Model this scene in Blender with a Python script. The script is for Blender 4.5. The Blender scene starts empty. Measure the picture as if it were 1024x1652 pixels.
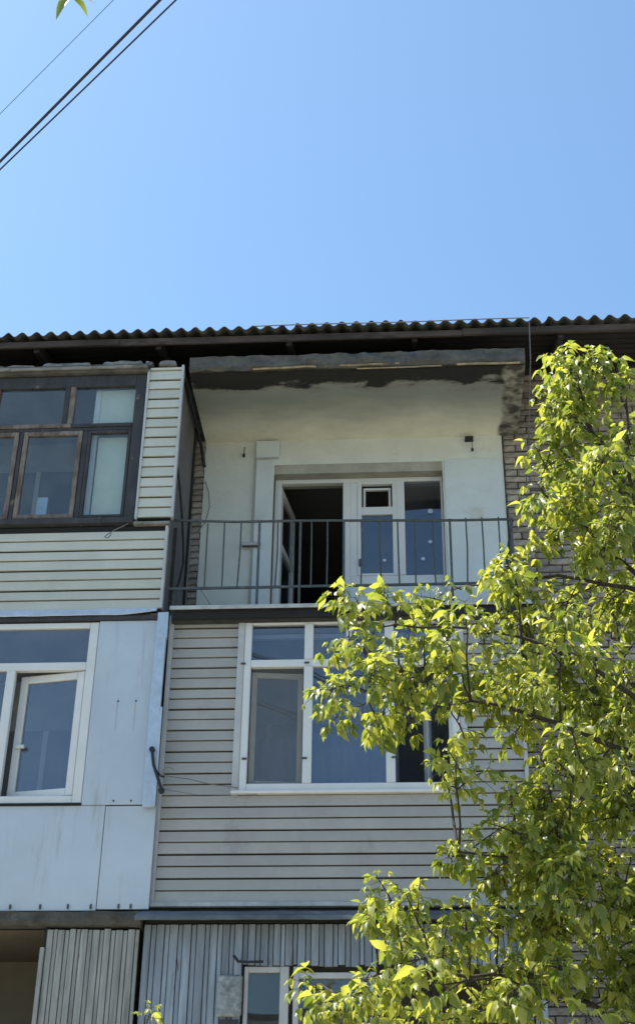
import bpy, bmesh, math, random
from mathutils import Vector, Matrix, noise
random.seed(7)
sc = bpy.context.scene
R = math.radians
col = sc.collection

# ---------------------------------------------------------------- camera
cd = bpy.data.cameras.new('camera')
cam = bpy.data.objects.new('camera', cd); col.objects.link(cam); sc.camera = cam
cd.sensor_fit = 'VERTICAL'; cd.sensor_height = 36.0; cd.lens = 2219.0/1652.0*36.0
cd.clip_start = 0.05; cd.clip_end = 3000
P, YAW, ROLL = R(30.4), R(4.2), 0.0154
fw = Vector((-math.sin(YAW)*math.cos(P), math.cos(YAW)*math.cos(P), math.sin(P)))
rt = Vector((math.cos(YAW), math.sin(YAW), 0)); up = rt.cross(fw)
rt2 = rt*math.cos(ROLL)+up*math.sin(ROLL); up2 = up*math.cos(ROLL)-rt*math.sin(ROLL)
cam.matrix_world = Matrix(((rt2.x, up2.x, -fw.x, 0), (rt2.y, up2.y, -fw.y, 0), (rt2.z, up2.z, -fw.z, 1.6), (0, 0, 0, 1)))

# ---------------------------------------------------------------- light
SUN_EL, SUN_AZ = R(61), R(-84)          # azimuth from +Y (into the facade), negative = to the left
w = bpy.data.worlds.new('World'); sc.world = w; w.use_nodes = True
nt = w.node_tree; nt.nodes.clear()
sky = nt.nodes.new('ShaderNodeTexSky'); sky.sky_type = 'NISHITA'; sky.sun_disc = False
sky.sun_elevation = SUN_EL; sky.sun_rotation = SUN_AZ
sky.air_density = 1.0; sky.dust_density = 1.2; sky.ozone_density = 0.9; sky.altitude = 300
bg = nt.nodes.new('ShaderNodeBackground'); bg.inputs[1].default_value = 0.14
wo = nt.nodes.new('ShaderNodeOutputWorld')
wb = nt.nodes.new('ShaderNodeMix'); wb.data_type = 'RGBA'; wb.blend_type = 'MULTIPLY'; wb.inputs[0].default_value = 1.0
wb.inputs[7].default_value = (0.86, 1.04, 1.06, 1)       # white balance of the whole sky
nt.links.new(sky.outputs[0], wb.inputs[6]); nt.links.new(wb.outputs[2], bg.inputs[0]); nt.links.new(bg.outputs[0], wo.inputs[0])
sl = bpy.data.lights.new('sun', 'SUN'); sl.energy = 5.0; sl.angle = R(0.5); sl.color = (1.0, 0.95, 0.86)
sun = bpy.data.objects.new('sun', sl); col.objects.link(sun)
tosun = Vector((math.cos(SUN_EL)*math.sin(SUN_AZ), math.cos(SUN_EL)*math.cos(SUN_AZ), math.sin(SUN_EL)))
sun.rotation_euler = tosun.to_track_quat('Z', 'Y').to_euler()
sun.location = (-10, 0, 30)
vs = sc.view_settings
vs.view_transform = 'Standard'; vs.look = 'None'; vs.exposure = 0.85; vs.gamma = 1.0; vs.use_curve_mapping = False

# ---------------------------------------------------------------- helpers
class MB:
    def __init__(s): s.v = []; s.f = []
    def quad(s, a, b, c, d):
        n = len(s.v); s.v += [tuple(a), tuple(b), tuple(c), tuple(d)]; s.f.append((n, n+1, n+2, n+3)); return s
    def box(s, x0, x1, y0, y1, z0, z1, j=0.0, rx=0.0):
        n = len(s.v)
        for (x, y, z) in ((x0,y0,z0),(x1,y0,z0),(x1,y1,z0),(x0,y1,z0),(x0,y0,z1),(x1,y0,z1),(x1,y1,z1),(x0,y1,z1)):
            s.v.append((x+random.uniform(-j, j), y+random.uniform(-j, j), z+random.uniform(-j, j)))
        s.f += [tuple(n+k for k in q) for q in ((0,3,2,1),(4,5,6,7),(0,1,5,4),(1,2,6,5),(2,3,7,6),(3,0,4,7))]
        return s
    def tube(s, pts, r, n=8, cap=True):
        pts = [Vector(p) for p in pts]
        rs = r if isinstance(r, (list, tuple)) else [r]*len(pts)
        rings = []
        ref = None
        for i, p in enumerate(pts):
            d = (pts[min(i+1, len(pts)-1)]-pts[max(i-1, 0)])
            d = d.normalized() if d.length > 1e-9 else Vector((0, 0, 1))
            if ref is None:
                ref = Vector((1, 0, 0)) if abs(d.x) < 0.8 else Vector((0, 1, 0))
            a = ref-d*ref.dot(d)
            if a.length < 1e-5: a = d.orthogonal()
            a.normalize(); ref = a; b = d.cross(a)
            base = len(s.v)
            for k in range(n):
                t = 2*math.pi*k/n
                s.v.append(tuple(p+(a*math.cos(t)+b*math.sin(t))*rs[i]))
            rings.append(base)
        for i in range(len(rings)-1):
            A, B = rings[i], rings[i+1]
            for k in range(n):
                s.f.append((A+k, A+(k+1) % n, B+(k+1) % n, B+k))
        if cap:
            s.f.append(tuple(rings[0]+k for k in range(n))[::-1]); s.f.append(tuple(rings[-1]+k for k in range(n)))
        return s
    def prism_x(s, prof, x0, x1):          # prof: list of (y, z), anticlockwise seen from +X
        n = len(prof); a = len(s.v)
        for (y, z) in prof: s.v.append((x0, y, z))
        for (y, z) in prof: s.v.append((x1, y, z))
        for k in range(n): s.f.append((a+k, a+n+k, a+n+(k+1) % n, a+(k+1) % n))
        s.f.append(tuple(a+k for k in range(n))); s.f.append(tuple(a+n+k for k in range(n))[::-1])
        return s
    def mesh(s, name, mat, smooth=False, bevel=0.0):
        m = bpy.data.meshes.new(name); m.from_pydata(s.v, [], s.f)
        bm = bmesh.new(); bm.from_mesh(m)
        bmesh.ops.recalc_face_normals(bm, faces=bm.faces)
        if bevel > 0:
            bmesh.ops.bevel(bm, geom=list(bm.edges), offset=bevel, segments=1, affect='EDGES', clamp_overlap=True)
        bm.to_mesh(m); bm.free()
        if mat: m.materials.append(mat)
        if smooth:
            m.polygons.foreach_set('use_smooth', [True]*len(m.polygons))
        return m
    def build(s, name, mat, parent=None, smooth=False, bevel=0.0):
        return link(name, s.mesh(name, mat, smooth, bevel), parent)
def link(name, mesh, parent=None):
    o = bpy.data.objects.new(name, mesh); col.objects.link(o)
    if parent is not None:
        o.parent = parent
        l = Vector((0, 0, 0)); p = parent
        while p is not None: l += p.location; p = p.parent
        if name not in ('leaf',): o.location = -l
    return o
def tag(o, label, cat=None, group=None, kind=None):
    if label: o['label'] = label
    if cat: o['category'] = cat
    if group: o['group'] = group
    if kind: o['kind'] = kind
    return o
def thing(name, loc, label, cat, group=None):
    o = bpy.data.objects.new(name, None); col.objects.link(o); o.location = loc; o.empty_display_size = 0.2
    return tag(o, label, cat, group)
def B(parent, name, mat, x0, x1, y0, y1, z0, z1, bevel=0.0, j=0.0):
    return MB().box(x0, x1, y0, y1, z0, z1, j).build(name, mat, parent, bevel=bevel)

# ---------------------------------------------------------------- materials
def mat(name, base, rough=0.7, var=0.08, scale=6.0, bump=0.0, bscale=60.0, metal=0.0, spec=0.4,
        obj_var=0.0, stain=None, stretch=(1, 1, 1), coat=0.0):
    m = bpy.data.materials.new(name); m.use_nodes = True
    n, l = m.node_tree.nodes, m.node_tree.links
    p = n['Principled BSDF']; p.inputs['Roughness'].default_value = rough; p.inputs['Metallic'].default_value = metal
    p.inputs['Specular IOR Level'].default_value = spec
    tc = n.new('ShaderNodeTexCoord'); mp = n.new('ShaderNodeMapping'); mp.inputs['Scale'].default_value = stretch
    l.new(tc.outputs['Object'], mp.inputs[0])
    nz = n.new('ShaderNodeTexNoise'); nz.inputs['Scale'].default_value = scale; nz.inputs['Detail'].default_value = 7; nz.inputs['Roughness'].default_value = 0.65
    l.new(mp.outputs[0], nz.inputs['Vector'])
    cr = n.new('ShaderNodeMapRange'); cr.inputs[1].default_value = 0.28; cr.inputs[2].default_value = 0.72
    cr.inputs[3].default_value = 1-var*2; cr.inputs[4].default_value = 1+var
    l.new(nz.outputs[0], cr.inputs[0])
    mul = n.new('ShaderNodeMix'); mul.data_type = 'RGBA'; mul.blend_type = 'MULTIPLY'; mul.inputs[0].default_value = 1.0
    mul.inputs[6].default_value = (*base, 1); l.new(cr.outputs[0], mul.inputs[7])
    out = mul.outputs[2]
    if obj_var:
        oi = n.new('ShaderNodeObjectInfo'); mr = n.new('ShaderNodeMapRange')
        mr.inputs[3].default_value = 1-obj_var; mr.inputs[4].default_value = 1+obj_var*0.7
        l.new(oi.outputs['Random'], mr.inputs[0])
        m2 = n.new('ShaderNodeMix'); m2.data_type = 'RGBA'; m2.blend_type = 'MULTIPLY'; m2.inputs[0].default_value = 1.0
        l.new(out, m2.inputs[6]); l.new(mr.outputs[0], m2.inputs[7]); out = m2.outputs[2]
    if stain:                                   # (colour, scale, threshold, softness, stretch)
        scol, ssc, th, soft, sst = stain
        mp2 = n.new('ShaderNodeMapping'); mp2.inputs['Scale'].default_value = sst; mp2.inputs['Location'].default_value = (3.1, 7.7, 1.3)
        l.new(tc.outputs['Object'], mp2.inputs[0])
        n2 = n.new('ShaderNodeTexNoise'); n2.inputs['Scale'].default_value = ssc; n2.inputs['Detail'].default_value = 8; n2.inputs['Roughness'].default_value = 0.7
        l.new(mp2.outputs[0], n2.inputs['Vector'])
        r2 = n.new('ShaderNodeMapRange'); r2.interpolation_type = 'SMOOTHSTEP'; r2.inputs[1].default_value = th; r2.inputs[2].default_value = th+soft
        l.new(n2.outputs[0], r2.inputs[0])
        m3 = n.new('ShaderNodeMix'); m3.data_type = 'RGBA'; m3.inputs[7].default_value = (*scol, 1)
        l.new(r2.outputs[0], m3.inputs[0]); l.new(out, m3.inputs[6]); out = m3.outputs[2]
    l.new(out, p.inputs['Base Color'])
    if bump:
        nb = n.new('ShaderNodeTexNoise'); nb.inputs['Scale'].default_value = bscale; nb.inputs['Detail'].default_value = 6
        l.new(mp.outputs[0], nb.inputs['Vector'])
        bp = n.new('ShaderNodeBump'); bp.inputs['Strength'].default_value = bump; bp.inputs['Distance'].default_value = 0.01
        l.new(nb.outputs[0], bp.inputs['Height']); l.new(bp.outputs[0], p.inputs['Normal'])
    return m
def glass(name, tint, refl=0.07, rough=0.01):
    m = bpy.data.materials.new(name); m.use_nodes = True
    n, l = m.node_tree.nodes, m.node_tree.links; n.clear()
    o = n.new('ShaderNodeOutputMaterial'); tr = n.new('ShaderNodeBsdfTransparent'); tr.inputs[0].default_value = (*tint, 1)
    g = n.new('ShaderNodeBsdfGlossy'); g.inputs['Roughness'].default_value = rough; g.inputs[0].default_value = (0.95, 0.97, 1, 1)
    lw = n.new('ShaderNodeLayerWeight'); lw.inputs[0].default_value = 0.5
    pw = n.new('ShaderNodeMath'); pw.operation = 'POWER'; pw.inputs[1].default_value = 4.0
    ma = n.new('ShaderNodeMath'); ma.operation = 'MULTIPLY_ADD'; ma.inputs[1].default_value = 0.8; ma.inputs[2].default_value = refl
    l.new(lw.outputs['Facing'], pw.inputs[0]); l.new(pw.outputs[0], ma.inputs[0])
    mx = n.new('ShaderNodeMixShader'); l.new(ma.outputs[0], mx.inputs[0]); l.new(tr.outputs[0], mx.inputs[1]); l.new(g.outputs[0], mx.inputs[2])
    tc = n.new('ShaderNodeTexCoord'); nz = n.new('ShaderNodeTexNoise'); nz.inputs['Scale'].default_value = 1.7; nz.inputs['Detail'].default_value = 1
    bp = n.new('ShaderNodeBump'); bp.inputs['Strength'].default_value = 0.10; bp.inputs['Distance'].default_value = 0.05
    l.new(tc.outputs['Object'], nz.inputs['Vector']); l.new(nz.outputs[0], bp.inputs['Height']); l.new(bp.outputs[0], g.inputs['Normal'])
    df = n.new('ShaderNodeBsdfDiffuse'); df.inputs[0].default_value = (0.5, 0.5, 0.48, 1)
    n2 = n.new('ShaderNodeTexNoise'); n2.inputs['Scale'].default_value = 3.2; n2.inputs['Detail'].default_value = 8; n2.inputs['Roughness'].default_value = 0.7
    l.new(tc.outputs['Object'], n2.inputs['Vector'])
    du = n.new('ShaderNodeMapRange'); du.inputs[1].default_value = 0.42; du.inputs[2].default_value = 0.8; du.inputs[3].default_value = 0.006; du.inputs[4].default_value = 0.06
    l.new(n2.outputs[0], du.inputs[0])
    m2 = n.new('ShaderNodeMixShader'); l.new(du.outputs[0], m2.inputs[0]); l.new(mx.outputs[0], m2.inputs[1]); l.new(df.outputs[0], m2.inputs[2])
    l.new(m2.outputs[0], o.inputs[0]); return m
M = {}
M['cream'] = mat('cream_vinyl', (0.45, 0.445, 0.385), 0.5, 0.06, 3.0, obj_var=0.07, stain=((0.32, 0.30, 0.245), 2.2, 0.60, 0.2, (1, 1, 2.5)))
M['beige'] = mat('beige_vinyl', (0.327, 0.314, 0.288), 0.5, 0.06, 3.0, obj_var=0.07, stain=((0.23, 0.21, 0.19), 2.2, 0.55, 0.22, (1.6, 1, 0.8)))
M['cavity'] = mat('gap_shade_board', (0.014, 0.014, 0.014), 0.9)  # near-black, so the shade in slots and gaps sits in the colour
M['trim'] = mat('pale_trim', (0.40, 0.40, 0.40), 0.5, 0.1, 5)
M['whitepanel'] = mat('white_sheet_metal', (0.40, 0.455, 0.515), 0.45, 0.06, 1.3, 0.25, 3.0, stain=((0.29, 0.31, 0.325), 1.8, 0.54, 0.22, (4.0, 1, 0.45)))
M['pvc'] = mat('white_pvc', (0.56, 0.565, 0.56), 0.35, 0.04, 4)
M['pvcgrey'] = mat('grey_sash', (0.40, 0.38, 0.35), 0.5, 0.06, 4)
M['oldwood'] = mat('dark_weathered_wood', (0.038, 0.039, 0.044), 0.8, 0.25, 9, 0.3, 40, stretch=(1, 1, 0.4), stain=((0.16, 0.13, 0.10), 7, 0.60, 0.08, (1, 1, 0.6)))
M['peelwood'] = mat('peeling_wood', (0.175, 0.145, 0.125), 0.85, 0.3, 14, 0.5, 50, stretch=(1, 1, 0.4), stain=((0.085, 0.06, 0.05), 6, 0.47, 0.15, (1.5, 1, 0.4)))
M['redwood'] = mat('red_brown_wood', (0.13, 0.05, 0.035), 0.8, 0.2, 10)
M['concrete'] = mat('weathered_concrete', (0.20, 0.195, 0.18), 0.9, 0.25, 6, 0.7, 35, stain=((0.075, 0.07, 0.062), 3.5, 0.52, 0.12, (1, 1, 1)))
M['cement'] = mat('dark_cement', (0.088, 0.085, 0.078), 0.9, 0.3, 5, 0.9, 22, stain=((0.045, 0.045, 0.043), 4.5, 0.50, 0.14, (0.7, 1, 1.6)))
M['plaster'] = mat('pale_plaster', (0.51, 0.56, 0.57), 0.8, 0.05, 2.5, 0.25, 25, stain=((0.40, 0.40, 0.34), 2.2, 0.56, 0.2, (1, 1, 1.5)))
M['reveal'] = mat('grey_reveal', (0.33, 0.325, 0.28), 0.85, 0.12, 5, 0.3, 40)
M['mortar'] = mat('mortar', (0.07, 0.066, 0.06), 0.95, 0.3, 12, 0.6, 60)
M['brick'] = mat('weathered_brick', (0.29, 0.255, 0.22), 0.9, 0.3, 14, 0.6, 60, obj_var=0.35, stain=((0.10, 0.085, 0.075), 4, 0.58, 0.1, (1, 1, 1)))
M['sidemetal'] = mat('grey_side_sheet', (0.115, 0.11, 0.115), 0.6, 0.2, 3, 0.1, 15, stain=((0.17, 0.145, 0.13), 3, 0.55, 0.15, (2, 2, 0.5)))
M['slate'] = mat('asbestos_slate', (0.10, 0.10, 0.095), 0.95, 0.3, 8, 0.5, 60)
M['darkwood'] = mat('sooty_roof_timber', (0.03, 0.026, 0.024), 0.9, 0.3, 10, 0.4, 40, stretch=(0.25, 1, 1), obj_var=0.35)
M['fascia'] = mat('worn_eave_board', (0.06, 0.047, 0.04), 0.9, 0.35, 6, 0.4, 40, stretch=(0.25, 1, 1), stain=((0.03, 0.025, 0.022), 4, 0.52, 0.1, (0.4, 1, 1)))
M['lath'] = mat('yellowish_lath', (0.30, 0.23, 0.14), 0.9, 0.3, 12)
M['railing'] = mat('dark_painted_iron', (0.055, 0.065, 0.068), 0.6, 0.25, 20, stain=((0.13, 0.10, 0.085), 12, 0.6, 0.08, (1, 1, 1)))
M['zinc'] = mat('galvanised_sheet', (0.42, 0.48, 0.55), 0.42, 0.12, 8, 0.05, 20, metal=0.35)
M['drip'] = mat('pale_drip_edge', (0.36, 0.38, 0.385), 0.5, 0.2, 7)
M['black'] = mat('black_rubber', (0.012, 0.012, 0.014), 0.6, 0.1)
M['cable'] = mat('black_cable', (0.018, 0.018, 0.022), 0.7, 0.1)
M['wire'] = mat('thin_grey_wire', (0.12, 0.12, 0.12), 0.6, 0.1)
M['boardL'] = mat('weathered_board', (0.285, 0.29, 0.275), 0.9, 0.25, 5, 0.4, 40, stretch=(4, 4, 0.35), obj_var=0.22, stain=((0.12, 0.10, 0.08), 6, 0.60, 0.08, (2, 1, 0.4)))
M['boardM'] = mat('grey_blue_board', (0.235, 0.275, 0.325), 0.85, 0.22, 5, 0.4, 40, stretch=(4, 4, 0.35), obj_var=0.2, stain=((0.10, 0.10, 0.10), 6, 0.60, 0.08, (2, 1, 0.4)))
M['canopy'] = mat('old_canopy_sheet', (0.10, 0.11, 0.125), 0.6, 0.3, 3, 0.2, 12, stain=((0.20, 0.20, 0.20), 4, 0.58, 0.1, (0.4, 1, 1)))
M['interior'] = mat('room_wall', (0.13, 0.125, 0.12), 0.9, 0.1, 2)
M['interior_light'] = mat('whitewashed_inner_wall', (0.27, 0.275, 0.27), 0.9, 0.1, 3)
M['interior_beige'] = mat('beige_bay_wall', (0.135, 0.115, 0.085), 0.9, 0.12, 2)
M['curtain'] = mat('sheer_curtain', (0.11, 0.12, 0.15), 0.9, 0.05, 4)
M['blind'] = mat('pale_green_blind', (0.60, 0.62, 0.54), 0.85, 0.06, 5)
M['glass'] = glass('window_glass', (0.80, 0.84, 0.90), 0.075)
M['oldglass'] = glass('old_window_glass', (0.86, 0.90, 0.90), 0.045)
M['bark'] = mat('bark', (0.055, 0.045, 0.036), 0.95, 0.3, 20, 0.8, 50)
M['ground'] = mat('dusty_ground', (0.42, 0.385, 0.30), 0.95, 0.2, 0.8, 0.4, 12, stain=((0.09, 0.12, 0.04), 0.25, 0.56, 0.05, (1, 1, 1)))
M['oppwall'] = mat('opposite_render', (0.58, 0.64, 0.72), 0.9, 0.12, 0.6)
M['oppglass'] = mat('opposite_window', (0.03, 0.035, 0.045), 0.15, 0.1, 1)

# ceiling of the open balcony: paint, shade graded into its colour towards the front, soot band along the broken front edge, bare strip at the right end
def ceiling_material():
    m = mat('stained_shaded_ceiling', (0.70, 0.69, 0.57), 0.85, 0.07, 3, 0.25, 25)
    n, l = m.node_tree.nodes, m.node_tree.links; p = n['Principled BSDF']
    src = p.inputs['Base Color'].links[0].from_socket
    tc = n.new('ShaderNodeTexCoord'); sp = n.new('ShaderNodeSeparateXYZ'); l.new(tc.outputs['Object'], sp.inputs[0])
    nz = n.new('ShaderNodeTexNoise'); nz.inputs['Scale'].default_value = 2.6; nz.inputs['Detail'].default_value = 8; nz.inputs['Roughness'].default_value = 0.6
    mp = n.new('ShaderNodeMapping'); mp.inputs['Scale'].default_value = (0.7, 1.6, 1); l.new(tc.outputs['Object'], mp.inputs[0]); l.new(mp.outputs[0], nz.inputs['Vector'])
    def band(sock, amp, a, b):
        ad = n.new('ShaderNodeMath'); ad.operation = 'MULTIPLY_ADD'; ad.inputs[1].default_value = amp
        l.new(nz.outputs[0], ad.inputs[0]); l.new(sock, ad.inputs[2])
        r = n.new('ShaderNodeMapRange'); r.interpolation_type = 'SMOOTHSTEP'
        r.inputs[1].default_value = a; r.inputs[2].default_value = b; l.new(ad.outputs[0], r.inputs[0]); return r.outputs[0]
    def over(c0, fac, colr):
        x = n.new('ShaderNodeMix'); x.data_type = 'RGBA'; x.inputs[7].default_value = (*colr, 1)
        l.new(fac, x.inputs[0]); l.new(c0, x.inputs[6]); return x.outputs[2]
    def inv(s):
        q = n.new('ShaderNodeMath'); q.operation = 'SUBTRACT'; q.inputs[0].default_value = 1; l.new(s, q.inputs[1]); return q.outputs[0]
    c = over(src, inv(band(sp.outputs['Y'], 0.5, 11.85, 12.72)), (0.22, 0.24, 0.215))  # fall-off of bounced light painted in: grey front, pale back
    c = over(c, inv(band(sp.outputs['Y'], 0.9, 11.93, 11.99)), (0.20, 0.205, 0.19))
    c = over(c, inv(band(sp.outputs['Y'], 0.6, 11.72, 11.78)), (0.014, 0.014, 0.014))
    n3 = n.new('ShaderNodeTexNoise'); n3.inputs['Scale'].default_value = 9; n3.inputs['Detail'].default_value = 8; l.new(tc.outputs['Object'], n3.inputs['Vector'])
    c3 = n.new('ShaderNodeValToRGB'); c3.color_ramp.elements[0].position = .38; c3.color_ramp.elements[1].position = .62
    c3.color_ramp.elements[0].color = (0.05, 0.048, 0.042, 1); c3.color_ramp.elements[1].color = (0.27, 0.26, 0.22, 1); l.new(n3.outputs[0], c3.inputs[0])
    x3 = n.new('ShaderNodeMix'); x3.data_type = 'RGBA'; l.new(band(sp.outputs['X'], 0.16, 1.08, 1.13), x3.inputs[0]); l.new(c, x3.inputs[6]); l.new(c3.outputs[0], x3.inputs[7]); c = x3.outputs[2]
    l.new(c, p.inputs['Base Color']); return m
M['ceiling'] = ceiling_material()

def leaf_material():
    m = bpy.data.materials.new('leaf'); m.use_nodes = True
    n, l = m.node_tree.nodes, m.node_tree.links; n.clear()
    o = n.new('ShaderNodeOutputMaterial')
    ge = n.new('ShaderNodeNewGeometry'); oi = n.new('ShaderNodeObjectInfo')
    ad = n.new('ShaderNodeMath'); ad.operation = 'ADD'; l.new(ge.outputs['Random Per Island'], ad.inputs[0]); l.new(oi.outputs['Random'], ad.inputs[1])
    fr = n.new('ShaderNodeMath'); fr.operation = 'FRACT'; l.new(ad.outputs[0], fr.inputs[0])
    cr = n.new('ShaderNodeValToRGB'); cr.color_ramp.elements[0].color = (0.085, 0.13, 0.03, 1); cr.color_ramp.elements[1].color = (0.315, 0.33, 0.10, 1)
    l.new(fr.outputs[0], cr.inputs[0])
    p = n.new('ShaderNodeBsdfPrincipled'); p.inputs['Roughness'].default_value = 0.36; p.inputs['Specular IOR Level'].default_value = 0.5
    l.new(cr.outputs[0], p.inputs['Base Color'])
    t = n.new('ShaderNodeBsdfTranslucent')
    mu = n.new('ShaderNodeMix'); mu.data_type = 'RGBA'; mu.blend_type = 'MULTIPLY'; mu.inputs[0].default_value = 1
    mu.inputs[7].default_value = (2.22, 2.08, 0.85, 1); l.new(cr.outputs[0], mu.inputs[6]); l.new(mu.outputs[2], t.inputs[0])
    mx = n.new('ShaderNodeMixShader'); mx.inputs[0].default_value = 0.54
    l.new(p.outputs[0], mx.inputs[1]); l.new(t.outputs[0], mx.inputs[2]); l.new(mx.outputs[0], o.inputs[0])
    return m
M['leaf'] = leaf_material()

# ---------------------------------------------------------------- setting
F, W = 11.2, 12.5        # balcony front plane, wall plane
g = MB().quad((-400, -400, 0), (400, -400, 0), (400, 400, 0), (-400, 400, 0)).build('ground', M['ground'])
g['kind'] = 'structure'

# ---------------------------------------------------------------- apartment building
bld = thing('apartment_building', (0, W, 0), 'old brick apartment block with corrugated slate roof edge and balconies', 'building')
m = MB()
m.box(-9.5, -1.39, W, W+.4, 0, 10.78); m.box(.41, 8, W, W+.4, 0, 10.78)
m.box(-1.39, .41, W, W+.4, 0, 7.19); m.box(-1.39, .41, W, W+.4, 9.54, 10.78)
wall = m.build('brick_wall', M['mortar'], bld)
# bricks: the exposed strips beside the open balcony one by one, the rest joined
bl, bh, CO = 0.245, 0.062, 0.077
proto = []
for k in range(6):
    b = MB().box(-bl/2, bl/2, -0.014, 0.03, -bh/2, bh/2, 0.007); proto.append(b.mesh('brick', M['brick'], bevel=0.006))
half = []
for k in range(3):
    b = MB().box(-0.058, 0.058, -0.014, 0.03, -bh/2, bh/2, 0.007); half.append(b.mesh('brick', M['brick'], bevel=0.006))
spots = []
x0w = 1.075
for r in range(int(10.7/CO)):
    z = 0.06+r*CO
    x = x0w
    if r % 2: spots.append((x+0.058, z, 'h')); x += 0.128
    while x < 7.6:
        spots.append((x+bl/2, z, 'f')); x += 0.257
    if 7.0 < z < 9.9: spots.append((-2.2-(0.0 if r % 2 else 0.012), z, 'h'))
near = sorted(spots, key=lambda s: (abs(s[0]-1.5) if s[0] > 0 else 0)+max(0, abs(s[1]-8.4)-1.2)*0.9)
ind = set(near[:296])
rest = MB()
for s_ in spots:
    dy = random.uniform(-0.008, 0.006)
    if s_ in ind:
        o = link('brick', random.choice(half if s_[2] == 'h' else proto), wall)
        o.location += Vector((s_[0], W+dy, s_[1])); o.rotation_euler = (0, random.uniform(-.015, .015), random.uniform(-.02, .02))
    else:
        hw = 0.058 if s_[2] == 'h' else bl/2
        rest.box(s_[0]-hw, s_[0]+hw, W-0.014+dy, W+0.03, s_[1]-bh/2, s_[1]+bh/2, 0.003)
o = rest.build('brick_courses', M['brick'], wall); o['kind'] = 'stuff'
# painted plaster inside the open balcony
m = MB()
m.box(-2.145, -1.39, W-.02, W+.01, 7.1, 9.85); m.box(-1.39, .41, W-.02, W+.01, 9.54, 9.85); m.box(.41, 1.055, W-.02, W+.01, 7.1, 9.85)
m.build('plaster_wall', mat('aged_plaster', (0.54, 0.565, 0.525), .85, .07, 2.2, .35, 22, stain=((0.42, 0.41, 0.33), 2.0, .54, .2, (1, 1, 1.3))), bld)
B(bld, 'wall_sheet', M['plaster'], .43, 1.04, W-.034, W-.02, 7.2, 9.555, 0.004)
B(bld, 'wall_sheet', M['plaster'], -1.585, -1.405, W-.034, W-.02, 7.2, 9.60, 0.004)
B(bld, 'lintel_band', M['reveal'], -1.39, .41, W-.017, W+.30, 9.425, 9.539)
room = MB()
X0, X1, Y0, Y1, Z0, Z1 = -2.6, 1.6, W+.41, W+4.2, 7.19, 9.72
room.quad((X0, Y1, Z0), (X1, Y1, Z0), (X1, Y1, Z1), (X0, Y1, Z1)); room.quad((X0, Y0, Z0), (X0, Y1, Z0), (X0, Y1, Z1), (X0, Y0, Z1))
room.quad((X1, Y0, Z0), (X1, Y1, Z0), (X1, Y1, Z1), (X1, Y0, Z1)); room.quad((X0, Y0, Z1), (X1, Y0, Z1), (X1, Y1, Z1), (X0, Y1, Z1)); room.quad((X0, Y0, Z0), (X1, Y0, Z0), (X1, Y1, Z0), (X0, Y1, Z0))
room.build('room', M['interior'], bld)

# ---- balcony door and window block
yw = W+.10
blk = MB()
blk.box(-1.388, -1.315, yw, yw+.07, 7.19, 9.424); blk.box(-1.315, .409, yw+.001, yw+.069, 9.375, 9.424)
blk.box(-.655, -.575, yw, yw+.07, 7.19, 9.375)
blk.build('door_frame', M['pvc'], bld, bevel=0.004)
hx, hy = -1.312, yw+.05
def at_hinge(hx, hy, a, name, parent, material, parts, bevel=0.004):
    """boxes in a leaf's own frame (u along the leaf, v thickness, z), swung by a round (hx, hy)"""
    mm = MB()
    for (u0, u1, v0, v1, z0, z1) in parts:
        n0 = len(mm.v); mm.box(u0, u1, v0, v1, z0, z1)
        for i in range(n0, len(mm.v)):
            u, v, z = mm.v[i]
            mm.v[i] = (hx+u*math.cos(a)-v*math.sin(a), hy+u*math.sin(a)+v*math.cos(a), z)
    return mm.build(name, material, parent, bevel=bevel)
ang = R(82)
door = at_hinge(hx, hy, ang, 'balcony_door', bld, M['pvc'], [(0, .07, 0, .045, 7.22, 9.36), (.58, .65, 0, .045, 7.22, 9.36), (.07, .58, .001, .044, 9.28, 9.36), (.07, .58, .001, .044, 8.62, 8.70), (.07, .58, .001, .044, 7.22, 7.90)])
tag(door, 'white glazed door leaf swung open into the dark room')
at_hinge(hx, hy, ang, 'pane', door, M['glass'], [(.07, .58, .02, .026, 8.70, 9.28)], 0); at_hinge(hx, hy, ang, 'pane', door, M['glass'], [(.07, .58, .02, .026, 7.90, 8.62)], 0)
wf = MB()
wf.box(-.575, .409, yw+.002, yw+.068, 8.10, 8.235); wf.box(-.575, -.50, yw+.003, yw+.067, 8.235, 9.375)
wf.box(-.085, -.0, yw-.006, yw+.067, 8.235, 9.375); wf.box(.385, .409, yw+.003, yw+.067, 8.235, 9.375)
win = wf.build('balcony_window', M['pvc'], bld, bevel=0.004)
sash = MB(); sash.box(-.5, -.455, yw-.004, yw+.05, 8.235, 9.375).box(-.13, -.085, yw-.004, yw+.05, 8.235, 9.375).box(-.455, -.13, yw-.003, yw+.05, 8.965, 9.06).box(-.455, -.13, yw-.003, yw+.05, 9.345, 9.375).box(-.455, -.13, yw-.003, yw+.05, 8.235, 8.262)
sash.build('sash', M['pvc'], win, bevel=0.004)
B(win, 'pane', M['glass'], -.455, -.13, yw+.02, yw+.026, 8.262, 8.965); B(win, 'pane', M['glass'], 0, .385, yw+.02, yw+.026, 8.235, 9.375)
v = at_hinge(0, 0, 0, 'vent_sash', win, M['pvc'], [(-.44, -.145, yw+.05, yw+.085, 9.30, 9.325), (-.44, -.415, yw+.05, yw+.085, 9.075, 9.30), (-.17, -.145, yw+.05, yw+.085, 9.075, 9.30)], 0.003)
B(win, 'window_handle', M['railing'], -.485, -.465, yw-.035, yw-.004, 8.34, 8.42, 0.004)
B(bld, 'parapet_panel', M['plaster'], -.575, .409, W+.04, W+.36, 7.19, 8.098)
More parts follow.
